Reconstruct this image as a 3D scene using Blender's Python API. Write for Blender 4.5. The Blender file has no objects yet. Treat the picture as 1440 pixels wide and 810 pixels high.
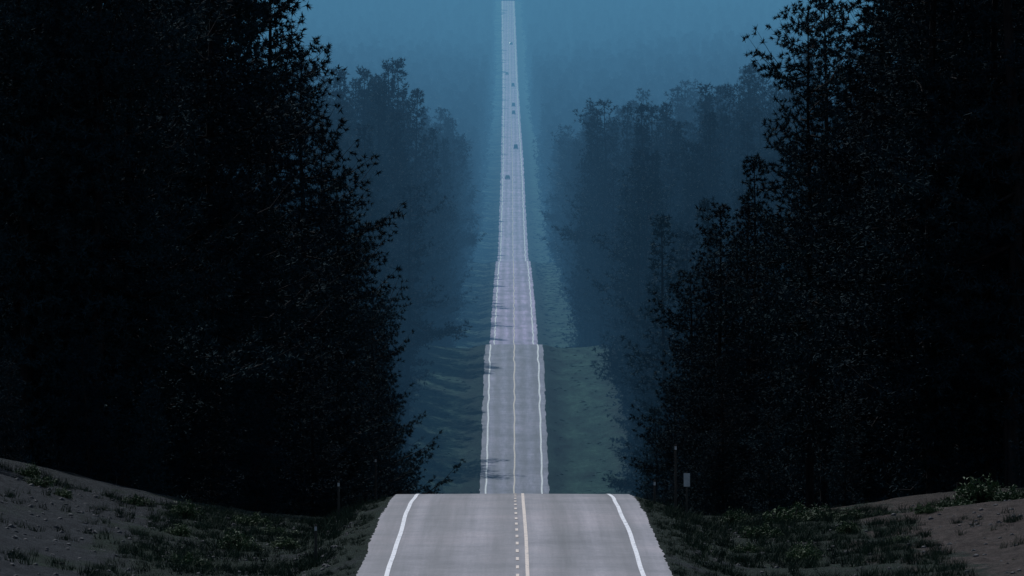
import bpy, math, random
import numpy as np
from mathutils import Vector
R = np.random.RandomState(7)
scene = bpy.context.scene

# ------------------------------------------------------------------ helpers
def mesh_from(name, verts, faces_tri=None, polys=None, mats=None, midx=None, smooth=False):
    me = bpy.data.meshes.new(name)
    if polys is not None:
        me.from_pydata([tuple(v) for v in verts], [], polys)
    else:
        verts = np.asarray(verts, dtype=np.float32); f = np.asarray(faces_tri, dtype=np.int32)
        n = f.shape[1]
        me.vertices.add(len(verts)); me.vertices.foreach_set("co", verts.ravel())
        me.loops.add(f.size); me.loops.foreach_set("vertex_index", f.ravel())
        me.polygons.add(len(f))
        me.polygons.foreach_set("loop_start", np.arange(0, f.size, n, dtype=np.int32))
        me.polygons.foreach_set("loop_total", np.full(len(f), n, dtype=np.int32))
        me.update(calc_edges=True)
    if mats:
        for m in mats: me.materials.append(m)
    if midx is not None:
        me.polygons.foreach_set("material_index", np.asarray(midx, dtype=np.int32))
    if smooth:
        me.polygons.foreach_set("use_smooth", np.ones(len(me.polygons), dtype=bool))
    me.update()
    return me
def add_obj(name, me, parent=None, loc=(0,0,0)):
    o = bpy.data.objects.new(name, me); o.location = loc
    scene.collection.objects.link(o)
    if parent: o.parent = parent
    return o
def new_mat(name):
    m = bpy.data.materials.new(name); m.use_nodes = True
    nt = m.node_tree
    return m, nt, nt.nodes["Principled BSDF"]
def N(nt, typ, **kw):
    n = nt.nodes.new(typ)
    for k, v in kw.items(): setattr(n, k, v)
    return n
def ramp(nt, stops):
    r = nt.nodes.new("ShaderNodeValToRGB")
    el = r.color_ramp.elements
    el[0].position, el[0].color = stops[0][0], (*stops[0][1], 1)
    el[1].position, el[1].color = stops[-1][0], (*stops[-1][1], 1)
    for p, c in stops[1:-1]:
        e = el.new(p); e.color = (*c, 1)
    return r
def noise_at(nt, scale_vec, scale=1.0, detail=4, rough=0.55):
    tc = N(nt, "ShaderNodeTexCoord"); mp = N(nt, "ShaderNodeMapping")
    mp.inputs["Scale"].default_value = scale_vec
    nt.links.new(tc.outputs["Object"], mp.inputs["Vector"])
    n = N(nt, "ShaderNodeTexNoise"); n.inputs["Scale"].default_value = scale
    n.inputs["Detail"].default_value = detail; n.inputs["Roughness"].default_value = rough
    nt.links.new(mp.outputs[0], n.inputs["Vector"])
    return n
def mix(nt, a, b, fac, mode='MIX'):
    m = N(nt, "ShaderNodeMix", data_type='RGBA', blend_type=mode)
    for sock, v in ((m.inputs[0], fac), (m.inputs[6], a), (m.inputs[7], b)):
        if hasattr(v, "is_output"): nt.links.new(v, sock)
        elif isinstance(v, (int, float)): sock.default_value = v
        else: sock.default_value = (*v, 1)
    return m.outputs[2]
def maprange(nt, src, a, b, c=0.0, d=1.0):
    n = N(nt, "ShaderNodeMapRange"); n.inputs[1].default_value = a; n.inputs[2].default_value = b; n.inputs[3].default_value = c; n.inputs[4].default_value = d
    nt.links.new(src, n.inputs[0]); return n.outputs[0]
def math2(nt, op, a, b):
    n = N(nt, "ShaderNodeMath", operation=op)
    for s_, v in ((n.inputs[0], a), (n.inputs[1], b)):
        if hasattr(v, "is_output"): nt.links.new(v, s_)
        else: s_.default_value = v
    return n.outputs[0]
def vnoise(x, y, seed, wl):
    r = np.random.RandomState(seed); s = 0
    for i in range(6):
        a = r.uniform(0, 2*math.pi); k = 2*math.pi/(wl*r.uniform(0.55, 1.7)); p = r.uniform(0, 6.28)
        s = s + np.sin((x*math.cos(a)+y*math.sin(a))*k+p)
    return s/6*1.6

# ------------------------------------------------------------------ terrain functions
PY = np.array([-4000,-300,0,60,150,210,273,315,343,372,420,500,600,700,800,900,1000,1100,1170,1236,1300,1360,1420,1462,1492,1530,1590,1660,1740,1800,1900,2050,2250,2400,2500,2560,2640,2710,2790,3100,3640,4400,5450,6200,6850,7060,7160,7320,7650,8200,10000,12500], float)
PZ = np.array([6,2,-1.8,-4.2,-8.8,-10.1,-9.36,-8.88,-8.80,-9.15,-11.2,-15.5,-21.5,-27,-32,-36,-38.6,-39.4,-37,-31.6,-25.6,-20.0,-14.8,-12.1,-10.6,-11.5,-15,-18,-17,-12.7,-9.0,-4.2,1.5,4.9,6.6,6.9,5.2,5.2,7.8,20,45.5,78,122.6,172,222,234.5,234.5,236,252,305,480,560], float)
_h = np.diff(PY); _d = np.diff(PZ)/_h
_m = np.zeros(len(PY)); _m[0] = _d[0]; _m[-1] = _d[-1]
_m[1:-1] = (_d[:-1]*_h[1:]+_d[1:]*_h[:-1])/(_h[1:]+_h[:-1])
def prof(y):
    y = np.asarray(y, float)
    i = np.clip(np.searchsorted(PY, y)-1, 0, len(_h)-1)
    h = _h[i]; t = np.clip((y-PY[i])/h, 0, 1)
    return ((2*t**3-3*t**2+1)*PZ[i] + (t**3-2*t**2+t)*h*_m[i] + (-2*t**3+3*t**2)*PZ[i+1] + (t**3-t**2)*h*_m[i+1])
def xc(y):
    return np.interp(y, [-1e4, 300, 343, 1236, 1700, 2790, 3640, 5450, 7060, 1e5], [0.1, 0.1, 0.05, 0.35, 0.4, 0.35, 0.2, -0.9, -3.4, -3.8])
NXL = [-3000,-60,-26,-21,-17,-14.5,-11,-8,-6.2,-5.2,5.2,6.2,8,11,14,17,20,24,30,60,3000]
NZL = [6,4,2.3,1.3,0.2,-0.3,-1.0,-1.15,-0.35,-0.06,-0.06,-0.35,-1.0,-1.0,-0.75,-0.35,0.05,0.2,0.8,3,6]
FX = [-3000,-120,-50,-26,-17,-12,-8,-6.2,-5.6,5.6,6.2,8,12,17,26,50,120,3000]
FZ = [14,10,4.5,1.2,0.1,-0.5,-0.7,-0.25,-0.06,-0.06,-0.25,-0.7,-0.5,0.1,1.2,4.5,10,14]
def ground(x, y):
    x = np.asarray(x, float); y = np.asarray(y, float)
    u = x-xc(y)
    b = np.clip((y-352)/110, 0, 1); b = b*b*(3-2*b)
    lat = np.interp(u, NXL, NZL)*(1-b)+np.interp(u, FX, FZ)*b
    a = np.abs(u)
    w = np.clip((a-6.5)/5, 0, 1)
    n = vnoise(u, y, 1, 11)*0.15+vnoise(u, y, 2, 3.2)*0.06+vnoise(u, y, 6, 1.6)*0.035
    n2 = vnoise(x, y, 3, 60)*0.7*np.clip((a-14)/30, 0, 1)*np.clip((y-420)/200, 0, 1)
    n3 = vnoise(x, y, 4, 420)*9*np.clip((a-60)/200, 0, 1)*np.clip((y-1800)/1500, 0, 1)
    return prof(y)+lat+n*w+n2+n3

rows = np.concatenate([np.arange(-3000,-100,150), np.arange(-100,240,5), np.arange(240,400,0.7), np.arange(400,1200,6), np.arange(1200,1500,2), np.arange(1500,2600,5),
                       np.arange(2600,3700,8), np.arange(3700,7300,14), np.arange(7300,12501,65)])
cols = np.concatenate([[-3000,-2000,-1300,-900,-650,-480,-360,-280,-220,-170,-130,-100,-80,-65,-55,-47,-40,-35],
        np.arange(-31,-25,1.0), np.arange(-25,-6.5,0.5), [-6.2,-5.7,-5.3,-4.9,-3,0,3,4.9,5.3,5.7,6.2], np.arange(6.7,25,0.5), np.arange(25,32,1.0),
        [35,40,47,55,65,80,100,130,170,220,280,360,480,650,900,1300,2000,3000]])
# ------------------------------------------------------------------ materials
m_ground, nt, bs = new_mat("ground_soil_and_grass")
n1 = noise_at(nt, (0.35,0.12,0.35), 1, 6, 0.65)
n2 = noise_at(nt, (2.6,1.2,2.6), 1, 6, 0.75)
n4 = noise_at(nt, (0.22,0.05,0.22), 1, 6, 0.75)
soil = ramp(nt, [(0.3,(0.012,0.016,0.021)),(0.5,(0.025,0.03,0.037)),(0.72,(0.055,0.061,0.07))])
nt.links.new(n2.outputs[0], soil.inputs[0])
dirt = ramp(nt, [(0.3,(0.030,0.024,0.022)),(0.5,(0.066,0.052,0.048)),(0.72,(0.12,0.096,0.088))])
nt.links.new(n2.outputs[0], dirt.inputs[0])
grs = ramp(nt, [(0.3,(0.006,0.012,0.010)),(0.55,(0.015,0.029,0.021)),(0.75,(0.036,0.06,0.04))])
nt.links.new(n2.outputs[0], grs.inputs[0])
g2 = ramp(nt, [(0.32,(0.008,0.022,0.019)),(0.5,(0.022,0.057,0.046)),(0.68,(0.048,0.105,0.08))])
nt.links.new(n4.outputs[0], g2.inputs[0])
tc = N(nt, "ShaderNodeTexCoord"); sp = N(nt, "ShaderNodeSeparateXYZ"); nt.links.new(tc.outputs["Object"], sp.inputs[0])
absx = N(nt, "ShaderNodeMath", operation='ABSOLUTE'); nt.links.new(sp.outputs[0], absx.inputs[0]); absx = absx.outputs[0]
ditch = math2(nt, 'ADD', maprange(nt, absx, 12, 17, 0.14, -0.12), n1.outputs[0])
fc = ramp(nt, [(0.47,(0,0,0)),(0.58,(1,1,1))]); nt.links.new(ditch, fc.inputs[0])
bare = mix(nt, soil.outputs[0], dirt.outputs[0], maprange(nt, sp.outputs[0], 8, 14))
c = mix(nt, bare, grs.outputs[0], fc.outputs[0])
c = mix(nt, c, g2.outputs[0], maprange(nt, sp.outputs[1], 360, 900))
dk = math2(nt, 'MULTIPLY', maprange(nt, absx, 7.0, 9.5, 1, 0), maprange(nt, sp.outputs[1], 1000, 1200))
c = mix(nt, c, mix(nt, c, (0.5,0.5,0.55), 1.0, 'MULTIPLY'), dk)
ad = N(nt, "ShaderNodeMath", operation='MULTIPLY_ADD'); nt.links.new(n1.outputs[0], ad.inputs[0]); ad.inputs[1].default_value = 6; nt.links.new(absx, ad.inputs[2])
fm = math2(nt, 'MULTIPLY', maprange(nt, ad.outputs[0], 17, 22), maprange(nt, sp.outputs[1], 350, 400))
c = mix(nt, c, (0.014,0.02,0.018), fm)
nt.links.new(c, bs.inputs["Base Color"]); bs.inputs["Roughness"].default_value = 0.95
bs.inputs["Specular IOR Level"].default_value = 0.1
bp = N(nt, "ShaderNodeBump"); bp.inputs["Strength"].default_value = 1.0; bp.inputs["Distance"].default_value = 0.35
nb = noise_at(nt, (3,3,3), 1, 6, 0.8); nt.links.new(nb.outputs[0], bp.inputs["Height"]); nt.links.new(bp.outputs[0], bs.inputs["Normal"])

# asphalt
m_road, nt, bs = new_mat("weathered_asphalt")
a1 = noise_at(nt, (1.3,0.008,1), 1, 5, 0.7)
a2 = noise_at(nt, (0.16,0.07,1), 1, 6, 0.75)
a3 = noise_at(nt, (9,5,9), 1, 3, 0.75)
r1 = ramp(nt, [(0.32,(0.112,0.11,0.13)),(0.68,(0.24,0.225,0.255))]); nt.links.new(a1.outputs[0], r1.inputs[0])
r2 = ramp(nt, [(0.3,(0.5,0.52,0.58)),(0.5,(0.92,0.92,0.95)),(0.7,(1.32,1.22,1.22))]); nt.links.new(a2.outputs[0], r2.inputs[0])
r3 = ramp(nt, [(0.3,(0.75,0.75,0.75)),(0.7,(1.15,1.15,1.15))]); nt.links.new(a3.outputs[0], r3.inputs[0])
c = mix(nt, r1.outputs[0], r2.outputs[0], 1.0, 'MULTIPLY'); c = mix(nt, c, r3.outputs[0], 1.0, 'MULTIPLY')
tc = N(nt, "ShaderNodeTexCoord"); sp = N(nt, "ShaderNodeSeparateXYZ"); nt.links.new(tc.outputs["Object"], sp.inputs[0])
wob = noise_at(nt, (0.001,0.02,1), 1, 2)
xw = N(nt, "ShaderNodeMath", operation='MULTIPLY_ADD'); nt.links.new(wob.outputs[0], xw.inputs[0]); xw.inputs[1].default_value = 0.6; nt.links.new(sp.outputs[0], xw.inputs[2])
cs = N(nt, "ShaderNodeMath", operation='COSINE'); nt.links.new(math2(nt, 'MULTIPLY', xw.outputs[0], 2*math.pi/2.05), cs.inputs[0])
cc = N(nt, "ShaderNodeCombineColor"); mr = maprange(nt, cs.outputs[0], -1, 1, 1.14, 0.70); [nt.links.new(mr, cc.inputs[i]) for i in range(3)]
c = mix(nt, c, cc.outputs[0], 0.9, 'MULTIPLY')
ck = noise_at(nt, (0.05,0.55,1), 1, 2, 0.4)
ckr = ramp(nt, [(0.485,(1,1,1)),(0.5,(0.68,0.68,0.72)),(0.515,(1,1,1))]); nt.links.new(ck.outputs[0], ckr.inputs[0])
c = mix(nt, c, ckr.outputs[0], 0.6, 'MULTIPLY')
fb = noise_at(nt, (0.08,0.028,1), 1, 5, 0.75)
fbr = ramp(nt, [(0.35,(0.68,0.68,0.73)),(0.62,(1.14,1.12,1.12))]); nt.links.new(fb.outputs[0], fbr.inputs[0])
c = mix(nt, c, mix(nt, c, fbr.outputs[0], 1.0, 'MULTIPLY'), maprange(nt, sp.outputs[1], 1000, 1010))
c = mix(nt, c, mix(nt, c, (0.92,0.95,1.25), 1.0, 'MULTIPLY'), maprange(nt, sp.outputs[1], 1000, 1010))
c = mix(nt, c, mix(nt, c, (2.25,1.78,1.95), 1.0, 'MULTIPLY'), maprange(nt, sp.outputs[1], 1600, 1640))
c = mix(nt, c, mix(nt, c, (1.45,1.15,1.3), 1.0, 'MULTIPLY'), maprange(nt, sp.outputs[1], 3000, 6500))  # road colour paler and pinker with distance, countering the light lost to haze
nt.links.new(c, bs.inputs["Base Color"]); bs.inputs["Roughness"].default_value = 0.65; bs.inputs["Specular IOR Level"].default_value = 0.45
def paint(name, col, lo):
    m, nt, bs = new_mat(name)
    n = noise_at(nt, (6,1.2,6), 1, 5, 0.75)
    r = ramp(nt, [(0.33,lo),(0.5,col)]); nt.links.new(n.outputs[0], r.inputs[0]); nt.links.new(r.outputs[0], bs.inputs["Base Color"])
    bs.inputs["Roughness"].default_value = 0.7
    return m
m_white = paint("white_road_paint", (0.78,0.78,0.82), (0.38,0.38,0.43))
m_yel = paint("yellow_road_paint", (0.68,0.57,0.50), (0.38,0.34,0.33))
def foliage(name, lo, hi, rough=0.5, spec=0.2):
    m, nt, bs = new_mat(name)
    n = noise_at(nt, (0.5,0.5,0.5), 1, 3); oi = N(nt, "ShaderNodeObjectInfo")
    ad = N(nt, "ShaderNodeMath", operation='MULTIPLY_ADD'); nt.links.new(oi.outputs["Random"], ad.inputs[0]); ad.inputs[1].default_value=0.4
    s = N(nt, "ShaderNodeMath", operation='SUBTRACT'); nt.links.new(n.outputs[0], s.inputs[0]); s.inputs[1].default_value = 0.2
    nt.links.new(s.outputs[0], ad.inputs[2])
    r = ramp(nt, [(0.25,lo),(0.75,hi)]); nt.links.new(ad.outputs[0], r.inputs[0]); nt.links.new(r.outputs[0], bs.inputs["Base Color"])
    bs.inputs["Roughness"].default_value = rough; bs.inputs["Specular IOR Level"].default_value = spec
    return m
m_needle = foliage("pine_needles", (0.007,0.020,0.030), (0.024,0.056,0.068), 0.8, 0.05)
m_bush = foliage("shrub_leaves", (0.03,0.06,0.025), (0.075,0.125,0.05), 0.7)
m_grass = foliage("grass_blades", (0.014,0.028,0.02), (0.045,0.072,0.042), 0.8, 0.1)
m_bark, nt, bs = new_mat("pine_bark")
n = noise_at(nt, (6,6,0.8), 1, 5); r = ramp(nt, [(0.35,(0.012,0.012,0.014)),(0.7,(0.034,0.032,0.034))])
nt.links.new(n.outputs[0], r.inputs[0]); nt.links.new(r.outputs[0], bs.inputs["Base Color"]); bs.inputs["Roughness"].default_value = 0.95; bs.inputs["Specular IOR Level"].default_value = 0.05
def plain(name, col, rough=0.6, metal=0.0):
    m, nt, bs = new_mat(name)
    n = noise_at(nt, (3,3,3), 1, 4); lo = tuple(v*0.75 for v in col)
    r = ramp(nt, [(0.35,lo),(0.6,col)]); nt.links.new(n.outputs[0], r.inputs[0]); nt.links.new(r.outputs[0], bs.inputs["Base Color"])
    bs.inputs["Roughness"].default_value = rough; bs.inputs["Metallic"].default_value = metal
    return m
m_post = plain("weathered_post", (0.05,0.045,0.04), 0.9)
m_sign = plain("sign_face", (0.5,0.52,0.54), 0.5)
m_rock = plain("stone", (0.06,0.063,0.07), 0.9)
m_glass = plain("car_glass", (0.02,0.025,0.03), 0.1)
m_tyre = plain("tyre_rubber", (0.02,0.02,0.02), 0.9)
m_lamp = plain("car_lamp_lens", (0.6,0.6,0.55), 0.2)

# ------------------------------------------------------------------ ground sheet
X, Y = np.meshgrid(cols, rows)
X2 = X+xc(Y)
Z = ground(X2, Y)
V = np.stack([X2.ravel(), Y.ravel(), Z.ravel()], 1)
nx, ny = len(cols), len(rows)
i = np.arange(ny-1)[:,None]*nx+np.arange(nx-1)[None,:]; i = i.ravel()
F = np.stack([i, i+1, i+1+nx, i+nx], 1)
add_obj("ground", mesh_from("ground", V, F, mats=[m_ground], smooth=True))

# ------------------------------------------------------------------ road
rr = rows[(rows>=-100)&(rows<=7230)]
def strip(name, us, mat, dz, y0=-100, y1=7230, wob=0.0, edge=0.0, rws=None):
    ry = rr[(rr>=y0)&(rr<=y1)] if rws is None else rws
    us = np.array(us, float)
    U, YY = np.meshgrid(us, ry)
    U = U*np.interp(ry, [4000, 6500], [1.0, 1.08])[:,None]
    amp = np.interp(ry, [250, 400, 1200, 2000, 3500, 7000], [0.25, 0.3, 1, 1.3, 2.0, 3.0])
    w = (vnoise(0*ry, ry, 21, 16)*0.6+vnoise(0*ry, ry, 22, 45))*wob*amp
    U = U+w[:,None]
    if edge:
        e2 = np.where(ry > 1000, 1.0, 0.35)
        for q, s0 in ((0, 31), (-1, 35)):
            U[:,q] += (vnoise(0*ry, ry, s0, 6)*0.5*e2+vnoise(0*ry, ry, s0+1, 19)*0.9+R.normal(0,0.35,len(ry)))*edge*np.clip(amp, 0.6, 2)
    ZZ = prof(YY)+dz-0.006*np.abs(U)
    V = np.stack([(U+xc(YY)).ravel(), YY.ravel(), ZZ.ravel()], 1)
    n, m = len(us), len(ry)
    i = (np.arange(m-1)[:,None]*n+np.arange(n-1)[None,:]).ravel()
    return V, np.stack([i, i+1, i+1+n, i+n], 1)
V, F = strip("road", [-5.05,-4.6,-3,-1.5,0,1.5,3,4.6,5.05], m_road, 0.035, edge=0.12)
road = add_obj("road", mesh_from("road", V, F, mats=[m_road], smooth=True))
for nm, u, w in (("edge_line_west", -4.12, 0.075), ("edge_line_east", 4.12, 0.075)):
    V, F = strip(nm, [u-w, u+w], m_white, 0.047, wob=0.09)
    sc = np.interp(V[:,1], [400,1200,7000], [1,1.6,2.6])
    ctr = (V[0::2,0]+V[1::2,0])/2; ctr = np.repeat(ctr, 2); V[:,0] = ctr+(V[:,0]-ctr)*sc
    add_obj(nm, mesh_from(nm, V, F, mats=[m_white]), parent=road)
V, F = strip("centre_line", [0.34, 0.46], m_yel, 0.049, y1=400)
add_obj("centre_line", mesh_from("centre_line", V, F, mats=[m_yel]), parent=road)
V, F = strip("centre_line_far", [-0.06, 0.14], m_yel, 0.049, y0=1100, wob=0.1)
add_obj("centre_line_far", mesh_from("centre_line_far", V, F, mats=[m_yel]), parent=road)
vs, fs = [], []
y = 20.0
while y < 420:
    rws = np.linspace(y, y+2.2, 4)
    V, F = strip("d", [0.03, 0.13], m_white, 0.049, rws=rws)
    fs.append(F+sum(len(v) for v in vs)); vs.append(V); y += 6.0
add_obj("dashed_line", mesh_from("dashed_line", np.concatenate(vs), np.concatenate(fs), mats=[m_yel]), parent=road)

# ------------------------------------------------------------------ trees
def tube(pts, rad, k, out_v, out_f):
    base = sum(len(v) for v in out_v)
    pts = np.array(pts); n = len(pts); rad = np.array(rad)
    d = np.gradient(pts, axis=0); d /= np.linalg.norm(d, axis=1)[:,None]+1e-9
    up = np.array([0,0,1.0]) if abs(d[0][2]) < 0.9 else np.array([1.0,0,0])
    a = np.cross(d, up); a /= np.linalg.norm(a, axis=1)[:,None]+1e-9
    b = np.cross(d, a)
    th = np.arange(k)*2*math.pi/k
    V = pts[:,None,:]+rad[:,None,None]*(np.cos(th)[None,:,None]*a[:,None,:]+np.sin(th)[None,:,None]*b[:,None,:])
    out_v.append(V.reshape(-1,3))
    f = []
    for r in range(n-1):
        for q in range(k):
            q2 = (q+1)%k
            f.append((base+r*k+q, base+r*k+q2, base+(r+1)*k+q2)); f.append((base+r*k+q, base+(r+1)*k+q2, base+(r+1)*k+q))
    out_f.append(np.array(f))
def make_tree(name, seed, h, cb, rmax, power, nbr, needles, nlen, nwid, tuft_step, k=7, open_=0.0, twig=0.36, rough=1.0, whorl=0.95):
    r = np.random.RandomState(seed); ov, of = [], []
    tz = np.linspace(-0.8, h, 12)
    lean = r.uniform(-0.015,0.015,2)
    tx = np.cumsum(r.normal(0,0.07,12))+lean[0]*tz; ty = np.cumsum(r.normal(0,0.07,12))+lean[1]*tz
    r0 = h*0.0085
    tube(np.stack([tx,ty,tz],1), r0*(1-np.clip(tz/h,0,1))**0.8+0.02, k, ov, of)
    tc_, td_ = [], []
    ph = r.uniform(0,6.28,4)
    wn = int(h*(1-cb)/whorl); wl = 1+r.normal(0,0.2*rough,wn+2)
    for i in range(nbr):
        q0 = ((i+r.uniform(0,1))/nbr)**0.95
        wi = int(q0*wn+0.5)
        q0 = min(0.985, max(0.0, (wi+r.normal(0,0.16))/wn))
        t = cb+(1-cb)*q0; s = q0
        az = i*2.39996+r.normal(0,0.5)
        pr = (1-s)**power*min(1, 0.5+s*2.5)
        lob = 1+rough*(0.30*math.sin(s*13+ph[0]+2.2*math.sin(az+ph[1]))+0.16*math.sin(s*29+ph[2]+az))
        L = max(0.4, rmax*pr*r.uniform(0.6, 1.1)*lob*wl[wi])+0.35
        if r.rand() < 0.09: L = min(L*1.4, rmax*1.15)
        if r.rand() < open_: continue
        el = math.radians(-20+55*s+r.normal(0,9))
        z0 = t*h; px = np.interp(z0, tz, tx); py = np.interp(z0, tz, ty)
        u = np.linspace(0,1,5)
        dirh = np.array([math.cos(az), math.sin(az)])
        rad = u*L*math.cos(el)
        zz = z0+u*L*math.sin(el)-0.12*L*np.sin(u*math.pi)+0.2*L*u**3
        P = np.stack([px+dirh[0]*rad, py+dirh[1]*rad, zz],1); P[1:] += r.normal(0,0.05*L**0.5,(4,3))
        tube(P, np.linspace(0.012*L+0.015, 0.008, 5), 3, ov, of)
        side = np.array([-dirh[1], dirh[0], 0])
        start = 0.08
        ntw = max(3, int(L*(1-start)/twig))
        for j in range(ntw):
            q = start+(1-start)*(j+r.uniform(0,1))/ntw
            c0 = np.array([np.interp(q,u,P[:,m]) for m in range(3)])
            tl = (0.3+0.36*L*(1-q)**0.7*min(1,0.3+q*2.2))*r.uniform(0.5,1.3)
            sg = 1 if j%2 else -1
            dv = side*sg*0.8+np.array([dirh[0],dirh[1],0])*0.65+np.array([0,0,r.uniform(-0.3,0.6)])
            dv /= np.linalg.norm(dv)
            nn = max(1, int(tl/tuft_step))
            for g in range(nn):
                tc_.append(c0+dv*tl*(g+1)/nn+r.normal(0,0.09,3)); td_.append(dv+np.array([0,0,0.35]))
        tc_.append(P[-1]); td_.append(np.array([dirh[0],dirh[1],0.5]))
    for j in range(6):
        tc_.append(np.array([tx[-1],ty[-1],h-0.2*j])); td_.append(np.array([0,0,1.]))
    for j in range(int(14*cb*2)):
        z0 = r.uniform(0.08, cb+0.02)*h; az = r.uniform(0,6.28); L = r.uniform(0.5,2.2)
        px = np.interp(z0,tz,tx); py = np.interp(z0,tz,ty)
        tube([[px,py,z0],[px+math.cos(az)*L*.5,py+math.sin(az)*L*.5,z0-0.05],[px+math.cos(az)*L,py+math.sin(az)*L,z0-0.25*L]], [0.05,0.03,0.01], 3, ov, of)
    C = np.repeat(np.array(tc_), needles, 0); D = np.repeat(np.array(td_), needles, 0)
    M = len(C)
    rd = r.normal(0,1,(M,3)); rd /= np.linalg.norm(rd,axis=1)[:,None]
    dd = D*0.45+rd; dd /= np.linalg.norm(dd,axis=1)[:,None]
    w = np.cross(dd, r.normal(0,1,(M,3))); w /= np.linalg.norm(w,axis=1)[:,None]+1e-9
    ln = nlen*r.uniform(0.6,1.3,(M,1)); wd = nwid*r.uniform(0.6,1.3,(M,1))
    A = C-dd*ln*0.15+w*wd*0.5+rd*0.04; B = C-dd*ln*0.15-w*wd*0.5+rd*0.04; T = C+dd*ln
    nb_ = sum(len(v) for v in ov); nbf = sum(len(f) for f in of)
    NV = np.stack([A,B,T],1).reshape(-1,3); NF = nb_+np.arange(M*3).reshape(-1,3)
    V = np.concatenate(ov+[NV]); F = np.concatenate(of+[NF])
    return mesh_from(name, V, F, mats=[m_bark, m_needle], midx=np.concatenate([np.zeros(nbf), np.ones(M)]))
hi = [
 make_tree("pine_a", 1, 36, 0.04, 4.8, 0.60, 270, 18, 0.32, 0.08, 0.32, open_=0.03),
 make_tree("pine_b", 2, 36, 0.12, 5.5, 0.40, 230, 18, 0.33, 0.08, 0.32, open_=0.08),
 make_tree("pine_c", 3, 36, 0.07, 4.1, 0.52, 250, 18, 0.32, 0.08, 0.32, open_=0.05),
 make_tree("pine_d", 4, 36, 0.18, 5.5, 0.36, 190, 18, 0.34, 0.085, 0.32, open_=0.16, rough=1.3, whorl=1.4),
 make_tree("pine_e", 5, 36, 0.03, 5.2, 0.80, 280, 18, 0.32, 0.08, 0.32, open_=0.03),
 make_tree("pine_f", 8, 36, 0.10, 5.0, 0.48, 215, 18, 0.33, 0.08, 0.32, open_=0.12, rough=1.4, whorl=1.3),
]
mid = [
 make_tree("slim_a", 21, 38, 0.06, 3.5, 0.7, 180, 9, 0.46, 0.13, 0.42, open_=0.05),
 make_tree("slim_b", 22, 38, 0.20, 3.8, 0.4, 145, 9, 0.48, 0.13, 0.42, open_=0.12, rough=1.4, whorl=1.6),
 make_tree("slim_c", 23, 38, 0.10, 3.0, 0.6, 170, 9, 0.46, 0.13, 0.42, open_=0.05),
 make_tree("slim_d", 24, 38, 0.30, 4.2, 0.35, 125, 9, 0.5, 0.13, 0.42, open_=0.18, rough=1.5, whorl=1.8),
 make_tree("slim_e", 25, 38, 0.05, 3.8, 0.95, 190, 9, 0.46, 0.13, 0.42),
]
young = make_tree("pine_young", 6, 9, 0.03, 2.0, 0.9, 110, 10, 0.24, 0.055, 0.2, twig=0.2, whorl=0.5)
lo = [make_tree("far_pine_%d"%s, 10+s, 32, cb, rm, pw, 75, 3, 1.2, 0.5, 0.75, k=4, twig=0.6, whorl=1.4) for s, cb, rm, pw in ((0,0.06,3.6,0.9),(1,0.15,3.9,0.6),(2,0.08,3.1,0.75))]

cnt = [0]
def tree(x, y, h, kind):
    me = young if kind == 'y' else hi[kind]
    base = 9 if kind == 'y' else 36
    o = add_obj("pine_tree", me, loc=(x, y, float(ground(x, y))-0.2))
    s = h/base; w = s*(1 if kind=='y' else R.uniform(0.92,1.12)*(1 if s>0.85 else (0.85/s)**0.35))
    o.scale = (w, w, s); o.rotation_euler = (0,0,R.uniform(0,6.28)); cnt[0]+=1
for t in [(-14.8,420,38,0),(-15.2,600,38.5,1),(-13.2,650,33,5),(-10.8,700,20.5,4),(-18,400,37,4),(-22.5,395,36,0),(-17,455,41,1),
          (-14.6,520,39,2),(-12.4,760,28,3),(-13.6,820,33,4),(-15.5,700,40,2),(-19.5,640,40,0),(-16.6,880,40,5),(-14.0,940,30,4),
          (-11.9,600,13,4),(-13.0,560,15,0),(-12.6,660,22,0),
          (-19.2,385,6.6,'y'),(-16.6,390,5.0,'y'),(-22,372,4.5,'y'),(-14,400,6.5,'y'),(-12.2,410,5.5,'y'),
          (-26.5,361,22,4),(-31,352,26,0),(-25.8,346,11,4),(-30,333,24,4),(-27.5,338,15,4)]: tree(*t)
for t in [(16.8,480,30,3),(13.4,550,24,0),(21.5,430,37,5),(19.2,440,32,4),(26,420,38,1),(17.6,620,32,4),(14.8,640,21,4),(13.8,720,20,0),(20.5,560,38,2),
          (17.4,800,33,1),(22,390,34,4),(19.0,395,8,'y'),(15.4,395,5,'y'),(23.6,378,6,'y'),(12.4,410,5.5,'y'),(15.0,880,23,4),(12.8,520,13,4),
          (16.0,580,26,4),(17.0,700,28,0)]: tree(*t)
def fill(n, side, y0, y1, edge, w):
    pts = []
    tries = 0
    while len(pts) < n and tries < 4000:
        tries += 1
        y = R.uniform(y0, y1); x = R.uniform(edge(y), edge(y)+w)
        if all((x-a)**2+((y-b)*0.35)**2 > 9 for a, b in pts): pts.append((x, y))
    for x, y in pts: tree(side*x, y, R.uniform(30,42), R.randint(0,6))
fill(30, -1, 385, 640, lambda y: 0.031*y+3, 16)
fill(30, -1, 640, 1000, lambda y: 0.0265*y, 26)
fill(30, 1, 385, 640, lambda y: 0.036*y+3, 15)
fill(28, 1, 640, 1000, lambda y: 0.0285*y+1, 26)

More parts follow.
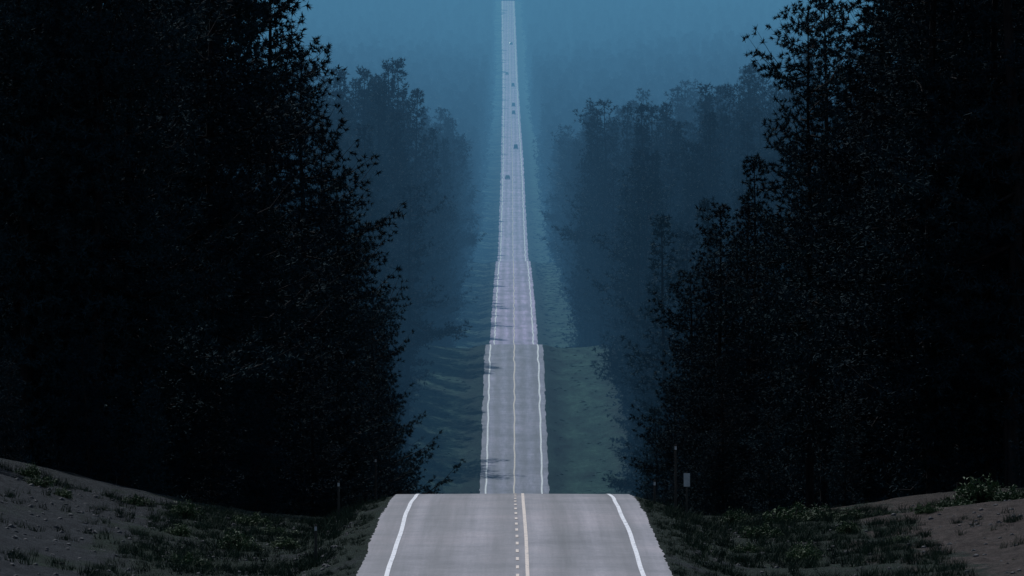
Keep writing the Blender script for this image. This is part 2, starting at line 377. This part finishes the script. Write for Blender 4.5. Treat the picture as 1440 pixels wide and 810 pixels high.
def instancer(name, pts, scl, idx, meshes, sub):
    col = bpy.data.collections.new(name+"_kinds")
    for q, me in enumerate(meshes):
        o = bpy.data.objects.new("%s_kind_%d"%(sub,q), me); col.objects.link(o)
    me = bpy.data.meshes.new(name); me.vertices.add(len(pts)); me.vertices.foreach_set("co", np.asarray(pts,dtype=np.float32).ravel())
    for an, ty, arr in (("scl",'FLOAT_VECTOR',scl),("rot",'FLOAT',R.uniform(0,6.28,len(pts))),("kidx",'INT',idx)):
        at = me.attributes.new(an, ty, 'POINT')
        at.data.foreach_set("vector" if ty=='FLOAT_VECTOR' else "value", np.asarray(arr, dtype=np.int32 if ty=='INT' else np.float32).ravel())
    o = add_obj(name, me)
    ng = bpy.data.node_groups.new(name, 'GeometryNodeTree')
    ng.interface.new_socket("Geometry", in_out='INPUT', socket_type='NodeSocketGeometry')
    ng.interface.new_socket("Geometry", in_out='OUTPUT', socket_type='NodeSocketGeometry')
    gi = ng.nodes.new("NodeGroupInput"); go = ng.nodes.new("NodeGroupOutput")
    ci = ng.nodes.new("GeometryNodeCollectionInfo"); ci.inputs["Collection"].default_value = col
    ci.inputs["Separate Children"].default_value = True; ci.inputs["Reset Children"].default_value = True
    ip = ng.nodes.new("GeometryNodeInstanceOnPoints"); ip.inputs["Pick Instance"].default_value = True
    def na(n, dt):
        a = ng.nodes.new("GeometryNodeInputNamedAttribute"); a.data_type = dt; a.inputs["Name"].default_value = n
        return a.outputs["Attribute"]
    cx = ng.nodes.new("ShaderNodeCombineXYZ"); L = ng.links.new
    L(na("rot",'FLOAT'), cx.inputs[2]); L(gi.outputs[0], ip.inputs["Points"]); L(ci.outputs[0], ip.inputs["Instance"])
    L(na("kidx",'INT'), ip.inputs["Instance Index"]); L(cx.outputs[0], ip.inputs["Rotation"]); L(na("scl",'FLOAT_VECTOR'), ip.inputs["Scale"])
    L(ip.outputs[0], go.inputs[0])
    md = o.modifiers.new("instances", 'NODES'); md.node_group = ng
    return o
def scatter(y0, y1, spacing, clear, spread, jitter=0.45):
    out = []
    y = y0
    while y < y1:
        hw = 0.066*y+spread; c = clear(y)
        xs = np.arange(-hw, hw, spacing)
        xs = xs+R.uniform(-jitter,jitter,len(xs))*spacing; ys = y+R.uniform(-jitter,jitter,len(xs))*spacing
        k = np.abs(xs-xc(ys)) > c+R.uniform(0,1.8,len(xs))
        out.append(np.stack([xs[k], ys[k]],1)); y += spacing
    return np.concatenate(out)
clr = lambda y: float(np.interp(y, [900,1100,1480,1500,2600,7000,7400,7500], [18.5,17.2,15.6,12.6,12.9,12.0,12,0]))
P = scatter(1000, 2150, 6.6, clr, 20)
k = vnoise(P[:,0], P[:,1], 55, 30) > -0.85
P = P[k]
z = ground(P[:,0], P[:,1])-0.3; n = len(P)
hs = R.uniform(24, 46, n)/38*(1+0.12*vnoise(P[:,0], P[:,1], 56, 70)); small = R.rand(n) < 0.2; hs[small] *= 0.5
sc = np.stack([hs*R.uniform(0.85,1.15,n)]*2+[hs],1)
instancer("pine_forest", np.column_stack([P, z]), sc, R.randint(0,5,n), mid, "pine")
nm = n
P = np.concatenate([scatter(2150, 4500, 8.5, clr, 60), scatter(4500, 7400, 12, clr, 60), scatter(7400, 10500, 17, clr, 60)])
z = ground(P[:,0], P[:,1])-0.3; n = len(P)
hs = R.uniform(20, 38, n)/32
sc = np.stack([hs*R.uniform(0.95,1.3,n)]*2+[hs],1)
instancer("distant_forest", np.column_stack([P, z]), sc, R.randint(0,3,n), lo, "far")
print("trees near", cnt[0], "mid", nm, "far", n)

# ------------------------------------------------------------------ shrubs, grass, stones
def leafcloud(name, seed, r3, nclump, nleaf, size, mat):
    r = np.random.RandomState(seed)
    ov, of = [], []
    C = []
    for i in range(nclump):
        d = r.normal(0,1,3); d /= np.linalg.norm(d); d[2] = abs(d[2])
        e = d*np.array(r3)*r.uniform(0.4,1.0)
        tube([[0,0,-0.1],e*0.5+[0,0,0.08],e], [0.03,0.02,0.008], 3, ov, of)
        C.append(e+r.normal(0,0.12,(nleaf,3))*min(r3)); C.append(e*r.uniform(0.5,1,(nleaf//3,1))+r.normal(0,0.08,(nleaf//3,3)))
    C = np.concatenate(C); M = len(C)
    a = r.normal(0,1,(M,3)); a /= np.linalg.norm(a,axis=1)[:,None]; b = np.cross(a, r.normal(0,1,(M,3))); b /= np.linalg.norm(b,axis=1)[:,None]
    s = size*r.uniform(0.5,1.3,(M,1))
    NV = np.stack([C-a*s*0.5, C+b*s*0.35, C+a*s*0.6],1).reshape(-1,3)
    nb_ = sum(len(v) for v in ov); nf = sum(len(f) for f in of)
    return mesh_from(name, np.concatenate(ov+[NV]), np.concatenate(of+[nb_+np.arange(M*3).reshape(-1,3)]), mats=[m_bark, mat], midx=np.concatenate([np.zeros(nf),np.ones(M)]))
sh = [leafcloud("shrub_a", 51, (0.9,0.9,0.8), 70, 26, 0.13, m_bush), leafcloud("shrub_b", 52, (1.2,1.0,0.6), 80, 24, 0.13, m_bush)]
for x,y,s,k in [(19.2,350,1.4,0),(20.6,347,1.0,1),(18.0,348,0.8,1),(11.6,350,1.3,1),(12.4,347,1.0,0),(13.6,344,0.8,0),(-18.8,338,0.7,1),(-17.6,334,0.5,0),(-11.5,300,0.8,1),(-10.2,318,0.9,0),(-9.4,335,0.9,1),
                (-12.6,322,0.6,0),(9.6,330,0.9,1),(10.4,305,0.8,0),(14.5,318,0.5,1),(-13.2,343,0.8,0),(-10.6,346,0.9,1),(9.2,349,0.8,0),(16.5,340,0.6,1),(-15.2,345,0.7,1),(-8.6,322,0.7,0),(8.8,316,0.7,1),
                (15.2,349,0.7,1),(-19.6,346,0.6,0),(13.0,330,0.6,0)]:
    o = add_obj("shrub", sh[k], loc=(x,y,float(ground(x,y))-0.05)); o.scale = (s,s,s*R.uniform(0.8,1.1)); o.rotation_euler = (0,0,R.uniform(0,6.28))
def tuft_mesh(name, seed, nb, hgt, wid, spread):
    r = np.random.RandomState(seed)
    p = np.concatenate([r.normal(0,spread,(nb,2)), np.zeros((nb,1))],1)
    d = np.concatenate([r.normal(0,0.4,(nb,2)), np.ones((nb,1))],1); L = hgt*r.uniform(0.5,1.2,(nb,1))
    w = np.concatenate([r.normal(0,1,(nb,2)), np.zeros((nb,1))],1); w /= np.linalg.norm(w,axis=1)[:,None]; w *= wid
    return mesh_from(name, np.stack([p-w,p+w,p+d*L],1).reshape(-1,3), np.arange(nb*3).reshape(-1,3), mats=[m_grass])
tm = [tuft_mesh("tuft_a",61,26,0.34,0.012,0.10), tuft_mesh("tuft_b",62,20,0.26,0.012,0.14)]
xs = np.concatenate([R.uniform(-26,-5.25,9000), R.uniform(5.25,26,9000)]); ys = R.uniform(258,362,18000)
dens = vnoise(xs, ys, 71, 14)+0.6*vnoise(xs, ys, 72, 4)
k = dens+R.normal(0,0.4,len(xs)) > np.where(xs < -14, 0.95, np.where(xs>15.5, 1.1, -0.1))
xs, ys = xs[k], ys[k]; sc = R.uniform(0.4,1.4,len(xs))*np.where(np.abs(xs)<6.2,0.55,1)
instancer("grass", np.column_stack([xs,ys,ground(xs,ys)-0.02]), np.stack([sc]*3,1), R.randint(0,2,len(xs)), tm, "tuft")
cl = [leafcloud("verge_clump", 81, (0.9,0.9,0.4), 14, 8, 0.3, m_grass), leafcloud("verge_clump2", 82, (1.3,0.8,0.35), 12, 8, 0.3, m_grass)]
xs = R.uniform(6.2,17.5,9000)*R.choice([-1,1],9000); ys = R.uniform(1180,3400,9000)
k = vnoise(xs,ys*0.5,91,9) > -0.1; xs, ys = xs[k]+xc(ys[k]), ys[k]
sc = R.uniform(0.12,0.5,len(xs))*(1+(ys>1500)*0.5)
instancer("verge_grass", np.column_stack([xs,ys,ground(xs,ys)-0.05]), np.stack([sc]*3,1), R.randint(0,2,len(xs)), cl, "verge")
r = np.random.RandomState(5)
import bmesh
bm = bmesh.new(); bmesh.ops.create_icosphere(bm, subdivisions=2, radius=0.1)
for v in bm.verts: v.co *= r.uniform(0.75,1.15); v.co.z *= 0.7
sm = bpy.data.meshes.new("stone"); bm.to_mesh(sm); bm.free(); sm.materials.append(m_rock)
xs = np.concatenate([R.uniform(-26,-6,1500), R.uniform(6,26,900)]); ys = R.uniform(262,356,2400); sc = R.uniform(0.25,1.0,2400)**2*1.1+0.15
instancer("gravel", np.column_stack([xs,ys,ground(xs,ys)]), np.stack([sc]*3,1), np.zeros(2400), [sm], "stone")

# ------------------------------------------------------------------ posts and sign
def cyl_mesh(name, r0, r1, h, mat, k=10):
    bm = bmesh.new(); bmesh.ops.create_cone(bm, cap_ends=True, segments=k, radius1=r0, radius2=r1, depth=h)
    bmesh.ops.translate(bm, verts=bm.verts, vec=(0,0,h/2))
    ed = [e for e in bm.edges if all(v.co.z > h-0.01 for v in e.verts)]
    bmesh.ops.bevel(bm, geom=ed, offset=min(r0,r1)*0.35, segments=2, affect='EDGES')
    me = bpy.data.meshes.new(name); bm.to_mesh(me); bm.free(); me.materials.append(mat); return me
def box_mesh(name, sx, sy, sz, mat, bev=0.01):
    bm = bmesh.new(); bmesh.ops.create_cube(bm, size=1)
    for v in bm.verts: v.co.x *= sx; v.co.y *= sy; v.co.z *= sz
    bmesh.ops.bevel(bm, geom=bm.edges[:], offset=bev, segments=2, affect='EDGES')
    me = bpy.data.meshes.new(name); bm.to_mesh(me); bm.free(); me.materials.append(mat); return me
for x,y,h in [(-7.05,347,1.7),(-6.9,300,1.4),(-6.9,432,3.6),(6.75,352,2.9),(5.95,356,1.1)]:
    e = bpy.data.objects.new("delineator_post", None); scene.collection.objects.link(e); e.location = (x,y,float(ground(x,y))-0.1)
    add_obj("post", cyl_mesh("post", 0.055, 0.045, h, m_post), parent=e)
    add_obj("reflector", box_mesh("reflector", 0.09, 0.02, 0.14, m_sign, 0.006), parent=e, loc=(0,-0.065,h-0.16))
e = bpy.data.objects.new("traffic_sign", None); scene.collection.objects.link(e); e.location = (7.15,349,float(ground(7.15,349))-0.1)
add_obj("post", cyl_mesh("post", 0.045, 0.04, 1.95, m_post), parent=e)
add_obj("panel", box_mesh("panel", 0.26, 0.02, 0.55, m_sign, 0.008), parent=e, loc=(0,-0.06,1.62))

# ------------------------------------------------------------------ cars
def car_mesh(name, col, tall):
    mb = plain(name+"_paint", col, 0.35)
    bm = bmesh.new()
    def loft(secs, mat):
        rings = []
        for (yy, w, z0, z1, ins) in secs:
            rings.append([bm.verts.new(p) for p in ((-w,yy,z0),(w,yy,z0),(w,yy,z0+(z1-z0)*0.6),(w-ins,yy,z1),(-w+ins,yy,z1),(-w,yy,z0+(z1-z0)*0.6))])
        for a, b in zip(rings[:-1], rings[1:]):
            for q in range(6):
                f = bm.faces.new((a[q], a[(q+1)%6], b[(q+1)%6], b[q])); f.material_index = mat
        for rg in (rings[0], rings[-1]):
            f = bm.faces.new(rg); f.material_index = mat
    loft([(-2.2,0.78,0.4,0.75,0.1),(-2.0,0.88,0.28,0.88,0.08),(-0.9,0.9,0.25,0.98,0.06),(1.0,0.9,0.25,0.98,0.06),(2.0,0.88,0.28,0.95,0.08),(2.25,0.8,0.4,0.85,0.1)], 0)
    T = 2.05 if tall else 1.45
    loft([(-1.05,0.80,0.96,1.0,0.05),(-0.4,0.76,0.96,T-0.06,0.12),(1.1,0.76,0.96,T-0.06,0.12),(2.1 if tall else 1.6,0.78,0.96,T-0.25 if tall else 1.02,0.08)], 1)
    loft([(-0.42,0.66,T-0.055,T-0.01,0.05),(0.3,0.68,T-0.055,T+0.02,0.05),(1.15,0.66,T-0.055,T-0.01,0.05)], 0)
    for sx in (-1,1):
        for yy in (-1.4,1.4):
            g = bmesh.ops.create_cone(bm, cap_ends=True, segments=16, radius1=0.33, radius2=0.33, depth=0.22)
            for v in g["verts"]:
                v.co = Vector((v.co.z+sx*0.82, v.co.x+yy, v.co.y+0.33))
                for f in v.link_faces: f.material_index = 2
        for yy, w in ((-2.19,0.16),(2.24,0.16)):
            g = bmesh.ops.create_cube(bm, size=1)
            for v in g["verts"]:
                v.co = Vector((v.co.x*w*1.6+sx*0.58, v.co.y*0.08+yy, v.co.z*0.13+0.66))
                for f in v.link_faces: f.material_index = 3
    bmesh.ops.recalc_face_normals(bm, faces=bm.faces)
    me = bpy.data.meshes.new(name); bm.to_mesh(me); bm.free()
    for m in (mb, m_glass, m_tyre, m_lamp): me.materials.append(m)
    return me
cm = [car_mesh("dark_car", (0.02,0.022,0.03), False), car_mesh("grey_car", (0.03,0.035,0.04), True), car_mesh("blue_car", (0.02,0.03,0.06), False)]
for u, y, k in [(-2.1,3620,0),(1.9,4085,1),(1.5,4900,1),(1.6,5130,1),(1.7,5560,1),(-2.0,5760,2),(1.6,6250,0)]:
    x = u+float(xc(y)); sl = float((prof(y+2)-prof(y-2))/4)
    o = add_obj("car", cm[k], loc=(x, y, float(prof(y))+0.03)); o.rotation_euler = (math.atan(sl), 0, 0)
    if u > 0: o.rotation_euler = (-math.atan(sl), 0, math.pi)
    o.scale = (1.15,1.15,1.15)

# ------------------------------------------------------------------ haze, sky, sun
SC = (1/4300, 1/4900, 1/3900); HC = (0.082, 0.275, 0.415)
SIG = max(SC)
m_haze = bpy.data.materials.new("haze"); m_haze.use_nodes = True; nt = m_haze.node_tree; nt.nodes.clear()
out = N(nt, "ShaderNodeOutputMaterial"); ab = N(nt, "ShaderNodeVolumeAbsorption"); em = N(nt, "ShaderNodeEmission"); ad = N(nt, "ShaderNodeAddShader")
ab.inputs["Color"].default_value = (*[1-s/SIG for s in SC],1); ab.inputs["Density"].default_value = SIG
em.inputs["Color"].default_value = (*[h*s/SIG for h, s in zip(HC, SC)],1); em.inputs["Strength"].default_value = SIG  # emission stands in for daylight scattered by the haze
nt.links.new(ab.outputs[0], ad.inputs[0]); nt.links.new(em.outputs[0], ad.inputs[1]); nt.links.new(ad.outputs[0], out.inputs["Volume"])
m_haze.cycles.homogeneous_volume = True
a = np.array([(x,y,z) for x in (-2900,2900) for y in (860,12400) for z in (-120,900)], float)
add_obj("haze", mesh_from("haze", a, polys=[(0,1,3,2),(4,6,7,5),(0,4,5,1),(2,3,7,6),(0,2,6,4),(1,5,7,3)], mats=[m_haze]))

EL, AZ = math.radians(50), math.radians(-20)
w = bpy.data.worlds.new("World"); scene.world = w; w.use_nodes = True; nt = w.node_tree
sky = nt.nodes.new("ShaderNodeTexSky"); sky.sky_type = 'NISHITA'; sky.sun_disc = False; sky.sun_elevation = EL; sky.sun_rotation = AZ
nt.links.new(sky.outputs[0], nt.nodes["Background"].inputs[0]); nt.nodes["Background"].inputs[1].default_value = 0.05
ld = bpy.data.lights.new("sun", 'SUN'); ld.energy = 3.0; ld.angle = math.radians(0.5); ld.color = (0.93,0.95,1.0)
lo_ = bpy.data.objects.new("sun", ld); scene.collection.objects.link(lo_)
s = Vector((math.sin(AZ)*math.cos(EL), math.cos(AZ)*math.cos(EL), math.sin(EL)))
lo_.rotation_euler = s.to_track_quat('Z','Y').to_euler(); lo_.location = (0,0,60)

cam = bpy.data.cameras.new("camera"); cam.lens = 300; cam.sensor_width = 36; cam.clip_start = 0.5; cam.clip_end = 30000
co = bpy.data.objects.new("camera", cam); scene.collection.objects.link(co)
co.location = (0,0,0); co.rotation_euler = (math.radians(90-0.024),0,0)
scene.camera = co
scene.view_settings.view_transform = 'Standard'; scene.view_settings.look = 'None'; scene.view_settings.exposure = 0
